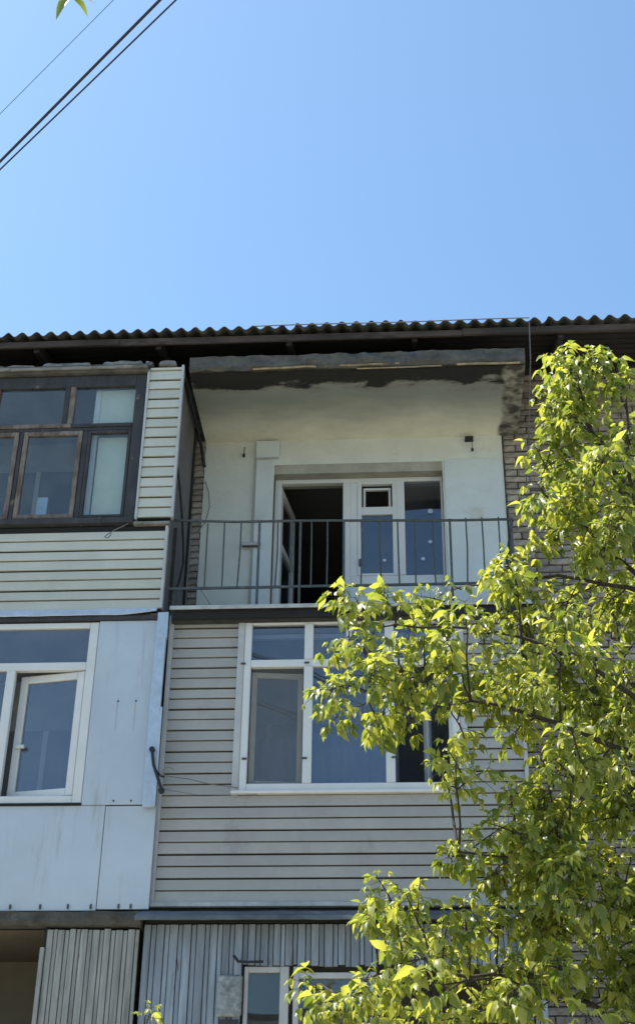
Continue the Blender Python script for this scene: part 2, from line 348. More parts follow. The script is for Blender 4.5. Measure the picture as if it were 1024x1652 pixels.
for (x, z, r) in ((.27, 9.0, .03), (.26, 8.63, .022), (.18, 8.43, .022), (-.22, 8.42, .02)):
    t = MB().tube([(x, yw+.012, z), (x, yw+.0185, z)], r, 7); t.build('sticker', M['zinc'], win)

# ---- roof
TS = 0.325
roofm = MB()
def rz(y): return 10.335+TS*(y-11.15)
for k in range(26):
    y0 = 11.32+k*0.16
roof = MB().box(-9.5, 8, 14.2, 14.3, 10.9, 11.3).build('roof', M['darkwood'], bld)
for k in range(18):
    y0 = 11.33+k*0.155; y1 = y0+0.135
    b = MB(); z0 = rz(y0)-.006; z1 = rz(y1)-.006
    n0 = len(b.v); b.box(-9.5, 8, y0, y1, 0, .022)
    for i in range(8):
        x, y, z = b.v[i]; b.v[i] = (x, y+random.uniform(-.008, .008), (z0 if y < (y0+y1)/2 else z1)-z-.004)
    b.build('sheathing_board', M['darkwood'], roof)
B(roof, 'eave_board', M['fascia'], -9.5, -2.9, 11.215, 11.245, 10.255, 10.325, j=0.004)
B(roof, 'eave_board', M['fascia'], -2.895, .62, 11.218, 11.247, 10.25, 10.322, j=0.004)
B(roof, 'eave_board', M['fascia'], .625, 8, 11.213, 11.243, 10.258, 10.327, j=0.004)
for x in (-7.7, -6.4, -5.1, -3.78, -2.5, -1.15, .14, 1.62, 2.9, 4.2, 5.5, 6.8):
    b = MB(); b.box(x-.028, x+.028, 11.27, 14.2, 0, .115, .003)
    b.v = [(p[0], p[1], rz(p[1])-.034-.115+p[2]) for p in b.v]
    b.build('rafter', M['darkwood'], roof)
PIT = 0.1505
nx, per = 8, 7
ws = PIT*per
kx = -9.5
cnt = 0
while kx < 8:
    mm = MB(); seg = 10; N = (per)*seg+6
    dz = 0.0 if cnt % 2 else 0.007
    dz += random.uniform(-.004, .004); dy = random.uniform(-.015, .012); til = random.uniform(-.004, .004)
    ys = [11.15+dy, 11.7, 12.5, 14.3]
    for side in (0, 1):
        for y in ys:
            for i in range(N+1):
                x = kx+i*PIT/seg
                h = 0.028*math.cos(2*math.pi*x/PIT)
                yy_ = y+(.011*noise.noise(Vector((x*13, cnt, 0)))+(.03 if noise.noise(Vector((x*3.1, 5, cnt))) > .45 else 0) if y < 11.3 else 0)
                mm.v.append((x, yy_, rz(y)+.03+h+dz+til*i/N+(0.0065 if side else 0)))
    n1 = N+1; off = len(ys)*n1
    for a in range(len(ys)-1):
        for i in range(N):
            p0 = a*n1+i; mm.f.append((p0, p0+1, p0+1+n1, p0+n1)); mm.f.append((off+p0, off+p0+n1, off+p0+1+n1, off+p0+1))
    for i in range(N):
        mm.f.append((i, off+i, off+i+1, i+1))
    mm.build('slate_sheet', M['slate'], roof, smooth=False)
    kx += ws; cnt += 1
# sagging strip lying on the wave crests over the open balcony
pts = [(-1.5+i*.28, 11.135, rz(11.15)+.043+0.004*math.sin(i*.9)) for i in range(11)]
MB().tube(pts, .006, 6).build('crest_strip', M['wire'], roof)
MB().tube([(1.30, 11.17, 10.36), (1.285, 11.19, 9.9), (1.285, 11.9, 9.45), (1.28, 12.45, 9.2)], .006, 6).build('hanging_wire', M['wire'], bld)

# ---------------------------------------------------------------- siding
def plank(parent, material, x0, x1, yf, z0, pitch, slot, face=0.0):
    """one lapped vinyl course; lower edge stands proud and leaves a dark slot under it"""
    t = z0+pitch-slot
    pr = [(yf, z0), (yf+.022, z0), (yf+.022, t+.001), (yf+.012, t+.001), (yf+.0105, t-.012), (yf+.001, z0+.012)]
    mm = MB().prism_x(pr, x0, x1)
    o = mm.build('siding_plank', material, parent)
    return o
def siding(parent, material, x0, x1, yf, z0, z1, pitch=0.105, sl=(.013, .019)):
    n = int(round((z1-z0)/pitch)); pitch = (z1-z0)/n
    for k in range(n):
        plank(parent, material, x0, x1, yf, z0+k*pitch, pitch, sl[k % 2]+random.uniform(-.0015, .0015))
def frame(parent, name, material, x0, x1, y0, y1, z0, z1, t, bevel=0.004):
    mm = MB().box(x0, x0+t, y0, y1, z0, z1).box(x1-t, x1, y0, y1, z0, z1).box(x0+t, x1-t, y0+.001, y1-.001, z1-t, z1).box(x0+t, x1-t, y0+.001, y1-.001, z0, z0+t)
    return mm.build(name, material, parent, bevel=bevel)
def shell(parent, x0, x1, y0, z0, z1, material, top=None):
    """inside of a glazed balcony: back, ends, floor and ceiling"""
    mm = MB(); y1 = W-.03
    mm.quad((x0, y1, z0), (x1, y1, z0), (x1, y1, z1), (x0, y1, z1)); mm.quad((x0, y0, z0), (x0, y1, z0), (x0, y1, z1), (x0, y0, z1))
    mm.quad((x1, y0, z0), (x1, y1, z0), (x1, y1, z1), (x1, y0, z1)); mm.quad((x0, y0, z1), (x1, y0, z1), (x1, y1, z1), (x0, y1, z1)); mm.quad((x0, y0, z0), (x1, y0, z0), (x1, y1, z0), (x0, y1, z0))
    if top is None: return mm.build('inner_wall', material, parent)
    o = mm.build('inner_wall', M['interior_light'], parent)
    B(parent, 'inner_window', material, x0+.15, x1-.12, y1-.05, y1-.01, z0, top)
    xm = x0+.15
    while xm < x1-.2:
        B(parent, 'inner_frame', M['pvcgrey'], xm, xm+.05, y1-.065, y1-.051, z0, top-.002); xm += random.uniform(.5, .8)
    return o
def curtain(parent, material, x0, x1, y, z0, z1, waves, amp=.02):
    mm = MB(); N = int(waves*8); ph = random.random()*6
    for side in (0, .003):
        for z in (z0, z1):
            for i in range(N+1):
                t = i/N; mm.v.append((x0+(x1-x0)*t, y+side+amp*math.sin(t*waves*6.283+ph)*(1 if z == z0 else .8)+amp*.4*math.sin(t*waves*2.7), z))
    n1 = N+1
    for i in range(N):
        mm.f.append((i, i+1, n1+i+1, n1+i)); mm.f.append((2*n1+i, 3*n1+i, 3*n1+i+1, 2*n1+i+1))
    return mm.build('curtain', material, parent, smooth=True)
def ragged_slab(parent, name, material, x0, x1, y0, y1, z0, z1, rag=.012, n=90, chip=0.0, seed=0.0):
    """concrete slab whose front edge is chipped and uneven"""
    mm = MB(); prof = 8
    for i in range(n+1):
        x = x0+(x1-x0)*i/n
        f = lambda q, s=5.0: noise.fractal(Vector((x*s+seed, q*9.1, seed)), 0.8, 2.1, 4)
        c = max(0.0, noise.noise(Vector((x*2.1+seed, 4.4, seed)))-.05)*chip
        zb = z0+rag*f(1)*.6
        ring = [(y0+rag*f(2)+c*.3, z1+rag*f(3)*.5), (y0+rag*f(4)+c*.2, (z0+z1)/2+.02), (y0+rag*f(5)+c*.35, zb+.035+c), (y0+.03+c+rag*f(6), zb+.004+c*.5), (y0+.09+c*1.2, z0+.0), (y1, z0), (y1, z1), (y0+.1, z1)]
        for (y, z) in ring: mm.v.append((x, y, z))
    for i in range(n):
        for k in range(prof):
            a = i*prof+k; b = i*prof+(k+1) % prof; mm.f.append((a, b, b+prof, a+prof))
    mm.f.append(tuple(range(prof))); mm.f.append(tuple(n*prof+k for k in range(prof)))
    return mm.build(name, material, parent)

# ---------------------------------------------------------------- open balcony (centre, top floor)
ob = thing('open_balcony', (-.5, W, 7.05), 'open top-floor balcony with thin iron railing under a crumbling stained canopy', 'balcony')
ragged_slab(ob, 'floor_slab', mat('shade_dark_concrete', (0.045, 0.045, 0.045), .95, .3, 6, .5, 30), -2.14, 1.16, 11.17, W-.016, 7.06, 7.165, .006)  # near-black colour puts the underside's shade into the concrete
mm = MB().prism_x([(11.125, 7.187), (11.125, 7.158), (11.13, 7.150), (11.135, 7.158), (11.14, 7.178), (11.28, 7.178), (11.28, 7.187)], -2.15, 1.15)
mm.build('drip_edge', M['drip'], ob)
B(ob, 'slab_gap_shade', M['cavity'], -2.12, 1.13, 11.16, 11.20, 7.07, 7.15, j=.004)  # dark strip painting in the shadow gap below the drip edge
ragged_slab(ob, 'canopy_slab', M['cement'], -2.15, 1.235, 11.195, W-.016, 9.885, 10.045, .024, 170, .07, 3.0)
mm = MB(); NX, NY = 60, 24
for iy in range(NY+1):
    for ix in range(NX+1):
        x = -2.148+3.38*ix/NX; y = 11.225+(W-.018-11.225)*iy/NY
        e = max(0, 1-(y-11.225)/.12)
        mm.v.append((x, y, 9.848+.006*noise.noise(Vector((x*3, y*3, 1)))+e*.03*abs(noise.noise(Vector((x*5, y*5, 9))))))
for iy in range(NY):
    for ix in range(NX):
        a = iy*(NX+1)+ix; mm.f.append((a, a+1, a+NX+2, a+NX+1))
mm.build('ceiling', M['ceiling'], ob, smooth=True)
for (x0, x1, y, z0, z1, r) in ((-1.50, -.86, 11.205, 9.885, 9.90, .011), (-.62, -.02, 11.21, 9.905, 9.912, .009), (-.45, .40, 11.225, 9.868, 9.88, .008), (.55, 1.18, 11.20, 9.872, 9.868, .012)):
    pts = [(x0+(x1-x0)*i/6, y+random.uniform(-.004, .004), z0+(z1-z0)*i/6+random.uniform(-.003, .003)) for i in range(7)]
    MB().tube(pts, r, 6).build('exposed_lath', M['lath'], ob)
rail = MB().tube([(-2.2, 11.26, 8.165), (-1.6, 11.262, 8.135), (-1.0, 11.26, 8.132), (-.2, 11.258, 8.115), (.5, 11.26, 8.10), (1.0, 11.26, 8.10)], .013, 8).build('railing', M['railing'], ob, smooth=True)
MB().box(-2.2, 1.0, 11.253, 11.267, 7.418, 7.442).build('bottom_rail', M['railing'], rail)
for side in (0,):
    MB().box(.985, 1.015, 11.26, W-.02, 8.09, 8.108).build('side_rail', M['railing'], rail); MB().box(.99, 1.01, 11.26, W-.02, 7.42, 7.44).build('side_rail', M['railing'], rail)
barx = [-2.03, -1.87, -1.71, -1.55, -1.20, -1.06, -.88, -.73, -.41, -.24, -.07, .09, .26, .57, .72, .875]
for i, x in enumerate(barx):
    l0, l1 = random.uniform(-.007, .007), random.uniform(-.003, .003)
    MB().tube([(x+l0*2, 11.26, 7.43), (x+l1+random.uniform(-.003, .003), 11.26, 7.8), (x, 11.26, 8.125)], .0075, 6).build('bar', M['railing'], rail)
for x in (-1.375, -.985, -.575, .42, .99):
    MB().box(x-.011, x+.011, 11.25, 11.272, 7.15, 8.115).build('post', M['railing'], rail)
for y in (11.6, 11.95, 12.25):
    MB().tube([(1.0, y, 7.43), (1.0, y, 8.1)], .008, 6).build('bar', M['railing'], rail)
MB().tube([(-1.90, 11.27, 7.42), (-1.76, 11.3, 7.2)], .004, 5).build('tie_wire', M['wire'], ob)

jb = MB().box(-1.59, -1.34, W-.075, W-.021, 9.615, 9.825); jb = jb.build('wall_box', M['plaster'], None, bevel=0.006)
tag(jb, 'shallow pale wall box above the left side of the balcony door', 'wall box')
cp = thing('conduit', (-1.6, W-.03, 9.6), 'thin grey conduit running down the balcony wall from the wall box', 'conduit')
MB().tube([(-1.597, W-.045, 9.62), (-1.6, W-.045, 8.9), (-1.595, W-.045, 8.4), (-1.6, W-.045, 7.2)], .008, 6).build('pipe', M['reveal'], cp)
B(cp, 'clip_bar', M['trim'], -1.70, -1.50, W-.065, W-.036, 8.535, 8.575, .004); B(cp, 'clip_bar', M['railing'], -1.69, -1.51, W-.068, W-.05, 8.518, 8.53)
hk = thing('wall_hook', (-1.72, W, 9.68), 'small dark hook on the wall left of the wall box', 'hook')
MB().tube([(-1.72, W-.022, 9.77), (-1.72, W-.05, 9.76), (-1.722, W-.052, 9.67)], .004, 5).build('rod', M['railing'], hk); MB().box(-1.735, -1.71, W-.06, W-.03, 9.645, 9.675).build('tip', M['black'], hk)
hk2 = thing('wall_hook', (.7, W, 9.8), 'dark clothesline bracket high on the wall right of the window', 'hook')
MB().box(.66, .75, W-.10, W-.021, 9.775, 9.80).build('arm', M['black'], hk2); MB().tube([(.735, W-.06, 9.78), (.735, W-.06, 9.66)], .004, 5).build('rod', M['railing'], hk2); MB().box(.722, .748, W-.075, W-.05, 9.635, 9.66).build('tip', M['black'], hk2)
lp = MB().tube([(-2.13, W-.03, 9.35), (-2.08, W-.05, 9.2), (-2.06, W-.06, 9.0), (-2.10, W-.05, 8.82), (-2.17, W-.03, 8.74)], .0045, 6).build('wire_loop', M['wire'])
tag(lp, 'thin wire looping off the bricks at the left balcony corner', 'wire')

# ---------------------------------------------------------------- top left glazed balcony with old wooden windows
ul = thing('enclosed_balcony', (-3.8, W, 7.05), 'glazed top-floor balcony with dark old wooden windows above cream siding', 'balcony', 'enclosed balconies')
ragged_slab(ul, 'floor_slab', M['concrete'], -5.4, -2.26, 11.24, W-.016, 7.05, 7.17, .006, seed=2)
B(ul, 'backing', M['cavity'], -5.4, -2.25, 11.223, 11.25, 7.18, 8.09)
siding(ul, M['cream'], -5.4, -2.262, 11.2, 7.205, 8.045)
B(ul, 'corner_trim', M['trim'], -2.261, -2.236, 11.192, 11.25, 7.205, 8.07)
# bent drip flashing below the siding
mm = MB(); N = 40
for i in range(N+1):
    x = -5.4+(3.12*i/N); t = max(0, (x+2.75)/.47)
    wv = .005*noise.noise(Vector((x*4, 1, 2)))
    zt = 7.205+wv; zb = 7.125+wv*2+(.055*t*t if t > 0 else 0); yb = 11.15+(.03*t)
    for (y, z) in ((11.196, zt), (yb, zb), (yb+.003, zb-.006), (11.205, zt-.03)): mm.v.append((x, y, z))
for i in range(N):
    for k in range(4):
        a = i*4+k; b = i*4+(k+1) % 4; mm.f.append((a, b, b+4, a+4))
mm.f.append((0, 1, 2, 3)); mm.f.append(tuple(N*4+k for k in range(4)))
mm.build('drip_flashing', M['zinc'], ul)
# upright strip of siding at the right of the window
B(ul, 'backing', M['cavity'], -2.56, -2.23, 11.222, 11.25, 8.16, 9.90)
siding(ul, M['cream'], -2.545, -2.225, 11.198, 8.175, 9.905, .1155)
B(ul, 'corner_trim', M['trim'], -2.569, -2.546, 11.19, 11.25, 8.15, 9.90); B(ul, 'corner_trim', M['trim'], -2.224, -2.2, 11.19, 11.25, 8.165, 9.955)
mm = MB().prism_x([(11.196, 9.906), (11.24, 9.906), (11.24, 9.955), (11.196, 9.93)], -2.545, -2.225); mm.build('siding_plank', M['cream'], ul)
B(ul, 'sill', M['oldwood'], -5.4, -2.575, 11.165, 11.26, 8.105, 8.165, .004); B(ul, 'sill', M['concrete'], -2.57, -2.22, 11.17, 11.25, 8.085, 8.112, .003)
# side wall of old sheet metal and battens
B(ul, 'side_panel', M['sidemetal'], -2.252, -2.232, 11.252, 11.86, 7.17, 8.68, .003); B(ul, 'side_panel', M['sidemetal'], -2.25, -2.23, 11.864, 12.42, 7.17, 8.68, .003)
B(ul, 'side_panel', M['sidemetal'], -2.249, -2.231, 11.252, 12.30, 8.685, 9.93, .003)
B(ul, 'side_batten', M['darkwood'], -2.23, -2.21, 12.18, 12.22, 7.17, 9.85); B(ul, 'side_batten', M['darkwood'], -2.232, -2.205, 11.46, 11.50, 7.17, 8.2)
# window
Yw = 11.235
fr = MB()
fr.box(-2.68, -2.575, Yw-.03, Yw+.05, 8.166, 9.86); fr.box(-5.4, -2.68, Yw-.029, Yw+.05, 9.73, 9.86); fr.box(-5.4, -2.68, Yw-.035, Yw+.05, 8.166, 8.185)
fr.box(-5.4, -2.68, Yw-.02, Yw+.05, 9.195, 9.235)
fr.build('window_frame', M['oldwood'], ul, bevel=0.006)
B(ul, 'transom', M['peelwood'], -5.4, -3.30, Yw-.034, Yw-.0, 9.236, 9.28, .005); B(ul, 'transom', M['oldwood'], -3.298, -2.682, Yw-.032, Yw-.0, 9.236, 9.275, .005)
B(ul, 'mullion', M['oldwood'], -3.40, -3.345, Yw-.025, Yw+.04, 9.281, 9.729, .005); B(ul, 'mullion', M['peelwood'], -3.343, -3.29, Yw-.03, Yw+.03, 9.281, 9.729, .005)
B(ul, 'mullion', M['redwood'], -4.16, -4.07, Yw-.025, Yw+.04, 9.281, 9.729, .005)
B(ul, 'mullion', M['oldwood'], -3.165, -3.115, Yw-.022, Yw+.04, 8.186, 9.194, .005); B(ul, 'mullion', M['oldwood'], -3.805, -3.765, Yw-.022, Yw+.04, 8.186, 9.194, .005)
def sash_w(x0, x1, z0, z1, t, mt):
    s_ = frame(ul, 'window_sash', mt, x0, x1, Yw-.03, Yw+.02, z0, z1, t, .005)
    B(s_, 'pane', M['oldglass'], x0+t, x1-t, Yw-.005, Yw, z0+t, z1-t)
sash_w(-3.76, -3.17, 8.19, 9.192, .045, M['peelwood']); sash_w(-3.112, -2.684, 8.19, 9.19, .03, M['oldwood'])
sash_w(-4.42, -3.81, 8.19, 9.192, .045, M['peelwood']); sash_w(-5.05, -4.43, 8.19, 9.192, .045, M['peelwood'])
for (x0, x1) in ((-4.06, -3.405), (-3.285, -2.685), (-5.0, -4.17)): B(ul, 'pane', M['oldglass'], x0, x1, Yw, Yw+.005, 9.28, 9.73)
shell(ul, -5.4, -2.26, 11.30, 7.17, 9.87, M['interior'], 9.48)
# pale blind boards behind the right panes, boxes on the inner sill
B(ul, 'blind', M['blind'], -3.03, -2.69, 11.31, 11.33, 8.17, 9.17, .004); B(ul, 'blind', M['blind'], -3.05, -2.70, 11.31, 11.33, 9.26, 9.75, .004)
B(ul, 'inner_post', M['pvc'], -3.105, -3.045, 11.302, 11.345, 8.15, 9.80, .004)
B(ul, 'inner_shelf', M['interior'], -5.3, -3.2, 11.31, 11.5, 8.12, 8.15)
cx = B(None, 'carton', M['zinc'], -3.58, -3.47, 11.33, 11.42, 8.152, 8.50, .004); tag(cx, 'narrow pale box standing behind the old wooden window pane', 'box')
# roof slab of this balcony, lumps of mortar on top
ragged_slab(ul, 'roof_slab', M['cement'], -5.4, -2.56, 11.15, W-.016, 9.875, 9.955, .006, seed=5)
B(ul, 'roof_trim', M['concrete'], -5.4, -2.57, 11.128, 11.15, 9.895, 9.93, .004, j=.003)
random.seed(11)
for (x0, x1, h) in ((-4.3, -3.72, .045), (-3.68, -3.15, .06), (-3.05, -2.62, .065), (-2.6, -2.52, .05), (-2.46, -2.28, .055), (-5.2, -4.5, .05)):
    mm = MB(); n = 14
    for i in range(n+1):
        x = x0+(x1-x0)*i/n; e = min(1, min(i, n-i)/1.5+.25)
        hh = 1.7*h*e*(.8+.35*noise.noise(Vector((x*9, 3, 1))))
        for (y, z) in ((11.17, 9.952), (11.18+.01*noise.noise(Vector((x*12, 0, 0))), 9.952+hh*.7), (11.22, 9.952+hh), (11.36, 9.952+hh*.8), (11.38, 9.952)): mm.v.append((x, y, z))
    for i in range(n):
        for k in range(5):
            a = i*5+k; b = i*5+(k+1) % 5; mm.f.append((a, b, b+5, a+5))
    mm.f.append(tuple(range(5))); mm.f.append(tuple(n*5+k for k in range(5)))
    mm.build('mortar_lump', M['concrete'], ul)
dk = MB().tube([(-2.205, 11.24, 9.90), (-2.195, 11.6, 9.84), (-2.19, 12.1, 9.80), (-2.185, 12.42, 9.75), (-2.16, 12.44, 9.6), (-2.14, 12.45, 9.52)], .017, 7).build('cable', M['cable']); tag(dk, 'black cable along the ceiling edge of the left balcony corner', 'cable')
ck = MB().tube([(-2.215, 11.30, 8.80), (-2.20, 11.42, 8.65), (-2.19, 11.62, 8.40), (-2.185, 11.76, 8.20), (-2.18, 11.80, 8.0), (-2.19, 11.72, 7.75), (-2.2, 11.64, 7.62)], .012, 7).build('cable', M['cable']); tag(ck, 'black cable sagging down the dark side wall behind the railing end', 'cable')
hw = MB().tube([(-2.62, 11.19, 8.10), (-2.72, 11.15, 8.02), (-2.80, 11.13, 7.95), (-2.82, 11.13, 7.925), (-2.80, 11.13, 7.91), (-2.775, 11.13, 7.93), (-2.76, 11.13, 7.96)], .005, 6).build('bent_wire', M['wire']); tag(hw, 'short hooked wire sticking out over the cream siding', 'wire')

# ---------------------------------------------------------------- left balcony with white sheet panels
ll = thing('enclosed_balcony', (-3.8, W, 4.35), 'glazed balcony with white plastic window and flat white metal panels', 'balcony', 'enclosed balconies')
B(ll, 'backing', M['cavity'], -5.4, -2.24, 11.216, 11.24, 4.46, 5.35); B(ll, 'backing', M['cavity'], -2.80, -2.25, 11.216, 11.24, 5.35, 7.08)
B(ll, 'metal_panel', M['whitepanel'], -2.795, -2.252, 11.19, 11.212, 5.345, 7.075, .003)
B(ll, 'metal_panel', M['whitepanel'], -2.582, -2.152, 11.196, 11.214, 4.465, 5.335, .003); B(ll, 'metal_panel', M['whitepanel'], -3.72, -2.588, 11.199, 11.214, 4.455, 5.342, .003); B(ll, 'metal_panel', M['whitepanel'], -5.0, -3.726, 11.197, 11.214, 4.45, 5.342, .003)
for x in (-3.30, -3.05, -2.82, -2.63, -2.40, -2.30, -3.58):
    B(ll, 'rivet_tab', M['railing'], x-.008, x+.008, 11.188, 11.2, 4.468, 4.505)
for (x, z) in ((-2.52, 5.37), (-2.37, 5.37), (-2.56, 6.28), (-2.40, 6.28)): B(ll, 'screw', M['railing'], x-.007, x+.007, 11.184, 11.194, z, z+.014)
for x in (-2.565, -2.405): B(ll, 'scratch', M['trim'], x-.003, x+.003, 11.1875, 11.191, 6.02, 6.28)
# plastic window
yl = 11.195
fm = MB(); fm.box(-2.882, -2.80, yl, yl+.065, 5.362, 7.068); fm.box(-5.2, -2.882, yl+.001, yl+.064, 7.015, 7.068); fm.box(-5.2, -2.882, yl+.001, yl+.064, 5.362, 5.43)
fm.box(-5.2, -2.882, yl+.002, yl+.063, 6.60, 6.675); fm.box(-3.60, -3.52, yl+.003, yl+.062, 5.43, 6.60)
lw_ = fm.build('window_frame', M['pvc'], ll, bevel=.005)
B(lw_, 'pane', M['glass'], -5.2, -2.882, yl+.03, yl+.036, 6.675, 7.015); B(lw_, 'pane', M['glass'], -5.2, -3.60, yl+.03, yl+.036, 5.43, 6.60)
B(ll, 'sill_lip', M['cavity'], -5.2, -2.797, 11.18, 11.21, 5.343, 5.361)
a2 = math.pi-R(11)
sw = at_hinge(-2.89, yl+.02, a2, 'window_sash', ll, M['pvc'], [(0, .07, -.05, 0, 5.44, 6.595), (.55, .62, -.05, 0, 5.44, 6.595), (.07, .55, -.049, -.001, 6.525, 6.595), (.07, .55, -.049, -.001, 5.44, 5.51)], .005)
tag(sw, 'white sash of the left window standing ajar inwards')
at_hinge(-2.89, yl+.02, a2, 'pane', sw, M['glass'], [(.07, .55, -.028, -.022, 5.51, 6.525)], 0)
at_hinge(-2.89, yl+.02, a2, 'handle', sw, M['pvc'], [(.50, .585, .0, .03, 5.90, 5.93)], .004)
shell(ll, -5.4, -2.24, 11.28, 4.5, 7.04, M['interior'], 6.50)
B(ll, 'top_shade', M['oldwood'], -5.4, -2.26, 11.17, 11.30, 7.078, 7.118)
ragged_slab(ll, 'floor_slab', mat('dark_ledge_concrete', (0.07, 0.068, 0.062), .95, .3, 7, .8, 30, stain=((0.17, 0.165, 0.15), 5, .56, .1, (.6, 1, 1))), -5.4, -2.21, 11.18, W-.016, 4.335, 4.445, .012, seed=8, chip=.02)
B(ll, 'side_panel', M['sidemetal'], -2.235, -2.222, 11.24, 12.47, 4.46, 7.05)
# folded zinc corner flashing in three overlapping lengths
def zpiece(x0, x1, z0, z1, lean, y):
    mm = MB(); mm.box(x0, x1, y, y+.05, z0, z1); mm.v = [(x+lean*(z-z0), yy, z) for (x, yy, z) in mm.v]
    mm.box(x1-.012, x1+.006, y-.012, y+.0, z0+.002, z1-.004)
    mm.build('corner_flashing', M['zinc'], ll, bevel=.003)
zpiece(-2.252, -2.158, 6.86, 7.12, 0, 11.115); zpiece(-2.262, -2.17, 6.16, 6.88, .008, 11.122); zpiece(-2.256, -2.15, 5.30, 6.20, -.006, 11.116)

# ---------------------------------------------------------------- middle balcony with beige siding
mb = thing('enclosed_balcony', (-.5, W, 4.4), 'glazed balcony clad in beige plank siding directly below the open balcony', 'balcony', 'enclosed balconies')
YM = 11.26
B(mb, 'backing', M['cavity'], -2.14, .98, YM+.022, YM+.05, 4.52, 5.44); B(mb, 'backing', M['cavity'], -2.14, -1.5, YM+.022, YM+.05, 5.44, 7.14); B(mb, 'backing', M['cavity'], .46, .98, YM+.022, YM+.05, 5.44, 7.14)
siding(mb, M['beige'], -2.122, .965, YM, 4.535, 5.45, .0985, (.011, .016))
siding(mb, M['beige'], -2.122, -1.528, YM, 5.45, 7.13, .0985, (.011, .016)); siding(mb, M['beige'], .50, .965, YM, 5.45, 7.13, .0985, (.011, .016))
B(mb, 'corner_trim', M['trim'], -2.165, -2.123, YM-.012, YM+.06, 4.50, 7.15, .003); B(mb, 'corner_trim', M['trim'], .966, 1.0, YM-.012, YM+.06, 4.50, 7.05, .003)
B(mb, 'side_panel', M['beige'], .97, .99, YM+.062, 12.47, 4.5, 7.05); B(mb, 'side_panel', M['sidemetal'], -2.15, -2.135, YM+.062, 12.47, 4.5, 7.05)
B(mb, 'base_trim', M['drip'], -2.175, 1.0, YM-.03, YM+.03, 4.495, 4.53, .003)
B(mb, 'window_trim', M['trim'], -1.527, -1.468, YM-.015, YM+.03, 5.43, 7.12, .003); B(mb, 'window_trim', M['trim'], .44, .499, YM-.015, YM+.03, 5.43, 7.12, .003)
B(mb, 'window_sill', M['pvc'], -1.53, .50, YM-.035, YM+.03, 5.447, 5.475, .005); 
ym = YM-.01
fm = MB()
fm.box(-1.467, -1.402, ym, ym+.065, 5.476, 7.10); fm.box(.375, .439, ym, ym+.065, 5.476, 7.10)
fm.box(-1.402, .375, ym+.001, ym+.064, 7.045, 7.10); fm.box(-1.402, .375, ym+.001, ym+.064, 5.476, 5.54); fm.box(-1.402, .375, ym+.002, ym+.063, 6.625, 6.695)
fm.box(-.925, -.845, ym-.004, ym+.062, 5.54, 6.625); fm.box(-.925, -.845, ym-.004, ym+.062, 6.695, 7.045); fm.box(-.205, -.125, ym-.004, ym+.062, 5.54, 6.625); fm.box(-.205, -.125, ym-.004, ym+.062, 6.695, 7.045); fm.box(-.55, -.485, ym-.003, ym+.06, 6.695, 7.045)
mw = fm.build('window_frame', M['pvc'], mb, bevel=.005)
for (x0, x1, z0, z1) in ((-1.402, -.925, 6.695, 7.045), (-.845, -.55, 6.695, 7.045), (-.485, -.205, 6.695, 7.045), (-.125, .375, 6.695, 7.045), (-.845, -.205, 5.54, 6.625)):
    B(mw, 'pane', M['glass'], x0, x1, ym+.03, ym+.036, z0, z1)
a3 = R(7)
sg = at_hinge(-1.395, ym+.06, a3, 'window_sash', mb, M['pvcgrey'], [(0, .05, 0, .045, 5.545, 6.60), (.415, .46, 0, .045, 5.545, 6.60), (.05, .415, .001, .044, 6.55, 6.60), (.05, .415, .001, .044, 5.545, 5.59)], .004)
tag(sg, 'grey inner sash of the left casement standing slightly ajar')
at_hinge(-1.395, ym+.06, a3, 'pane', sg, M['glass'], [(.05, .415, .02, .026, 5.59, 6.55)], 0)
nm = bpy.data.materials.new('insect_screen'); nm.use_nodes = True; nn_ = nm.node_tree.nodes; nl_ = nm.node_tree.links
tb = nn_.new('ShaderNodeBsdfTransparent'); ms = nn_.new('ShaderNodeMixShader'); ms.inputs[0].default_value = 0.2
nn_['Principled BSDF'].inputs['Base Color'].default_value = (0.16, 0.165, 0.165, 1); nn_['Principled BSDF'].inputs['Roughness'].default_value = 0.9
nl_.new(tb.outputs[0], ms.inputs[1]); nl_.new(nn_['Principled BSDF'].outputs[0], ms.inputs[2]); nl_.new(ms.outputs[0], nn_['Material Output'].inputs[0])
B(mb, 'insect_screen', nm, -1.39, -.935, ym+.040, ym+.042, 5.545, 6.62)
s2 = at_hinge(.37, ym+.05, math.pi-R(60), 'window_sash', mb, M['pvc'], [(0, .06, -.05, 0, 5.545, 6.61), (.43, .49, -.05, 0, 5.545, 6.61), (.06, .43, -.049, -.001, 6.55, 6.61), (.06, .43, -.049, -.001, 5.545, 5.60)], .004)
at_hinge(.37, ym+.05, math.pi-R(60), 'pane', s2, M['glass'], [(.06, .43, -.028, -.022, 5.60, 6.55)], 0)
for (x, z) in ((-1.425, 5.76), (-.905, 5.76), (-.135, 5.76), (-1.47, 6.655), (-.90, 6.655)):
    B(mb, 'screen_clip', M['railing'], x-.022, x+.022, ym-.018, ym-.004, z-.008, z+.008, .003)
shell(mb, -2.13, .965, 11.33, 4.55, 7.04, M['interior'], 6.54)
curtain(mb, M['curtain'], -.86, -.1, 11.62, 4.8, 6.12, 6); curtain(mb, M['curtain'], -1.45, -.95, 11.66, 4.8, 6.1, 4)
B(mb, 'inner_beam', M['trim'], -1.5, .4, 11.42, 11.46, 6.98, 7.02); 
ragged_slab(mb, 'floor_slab', M['concrete'], -2.14, 1.1, 11.34, W-.016, 4.37, 4.495, .006, seed=12)
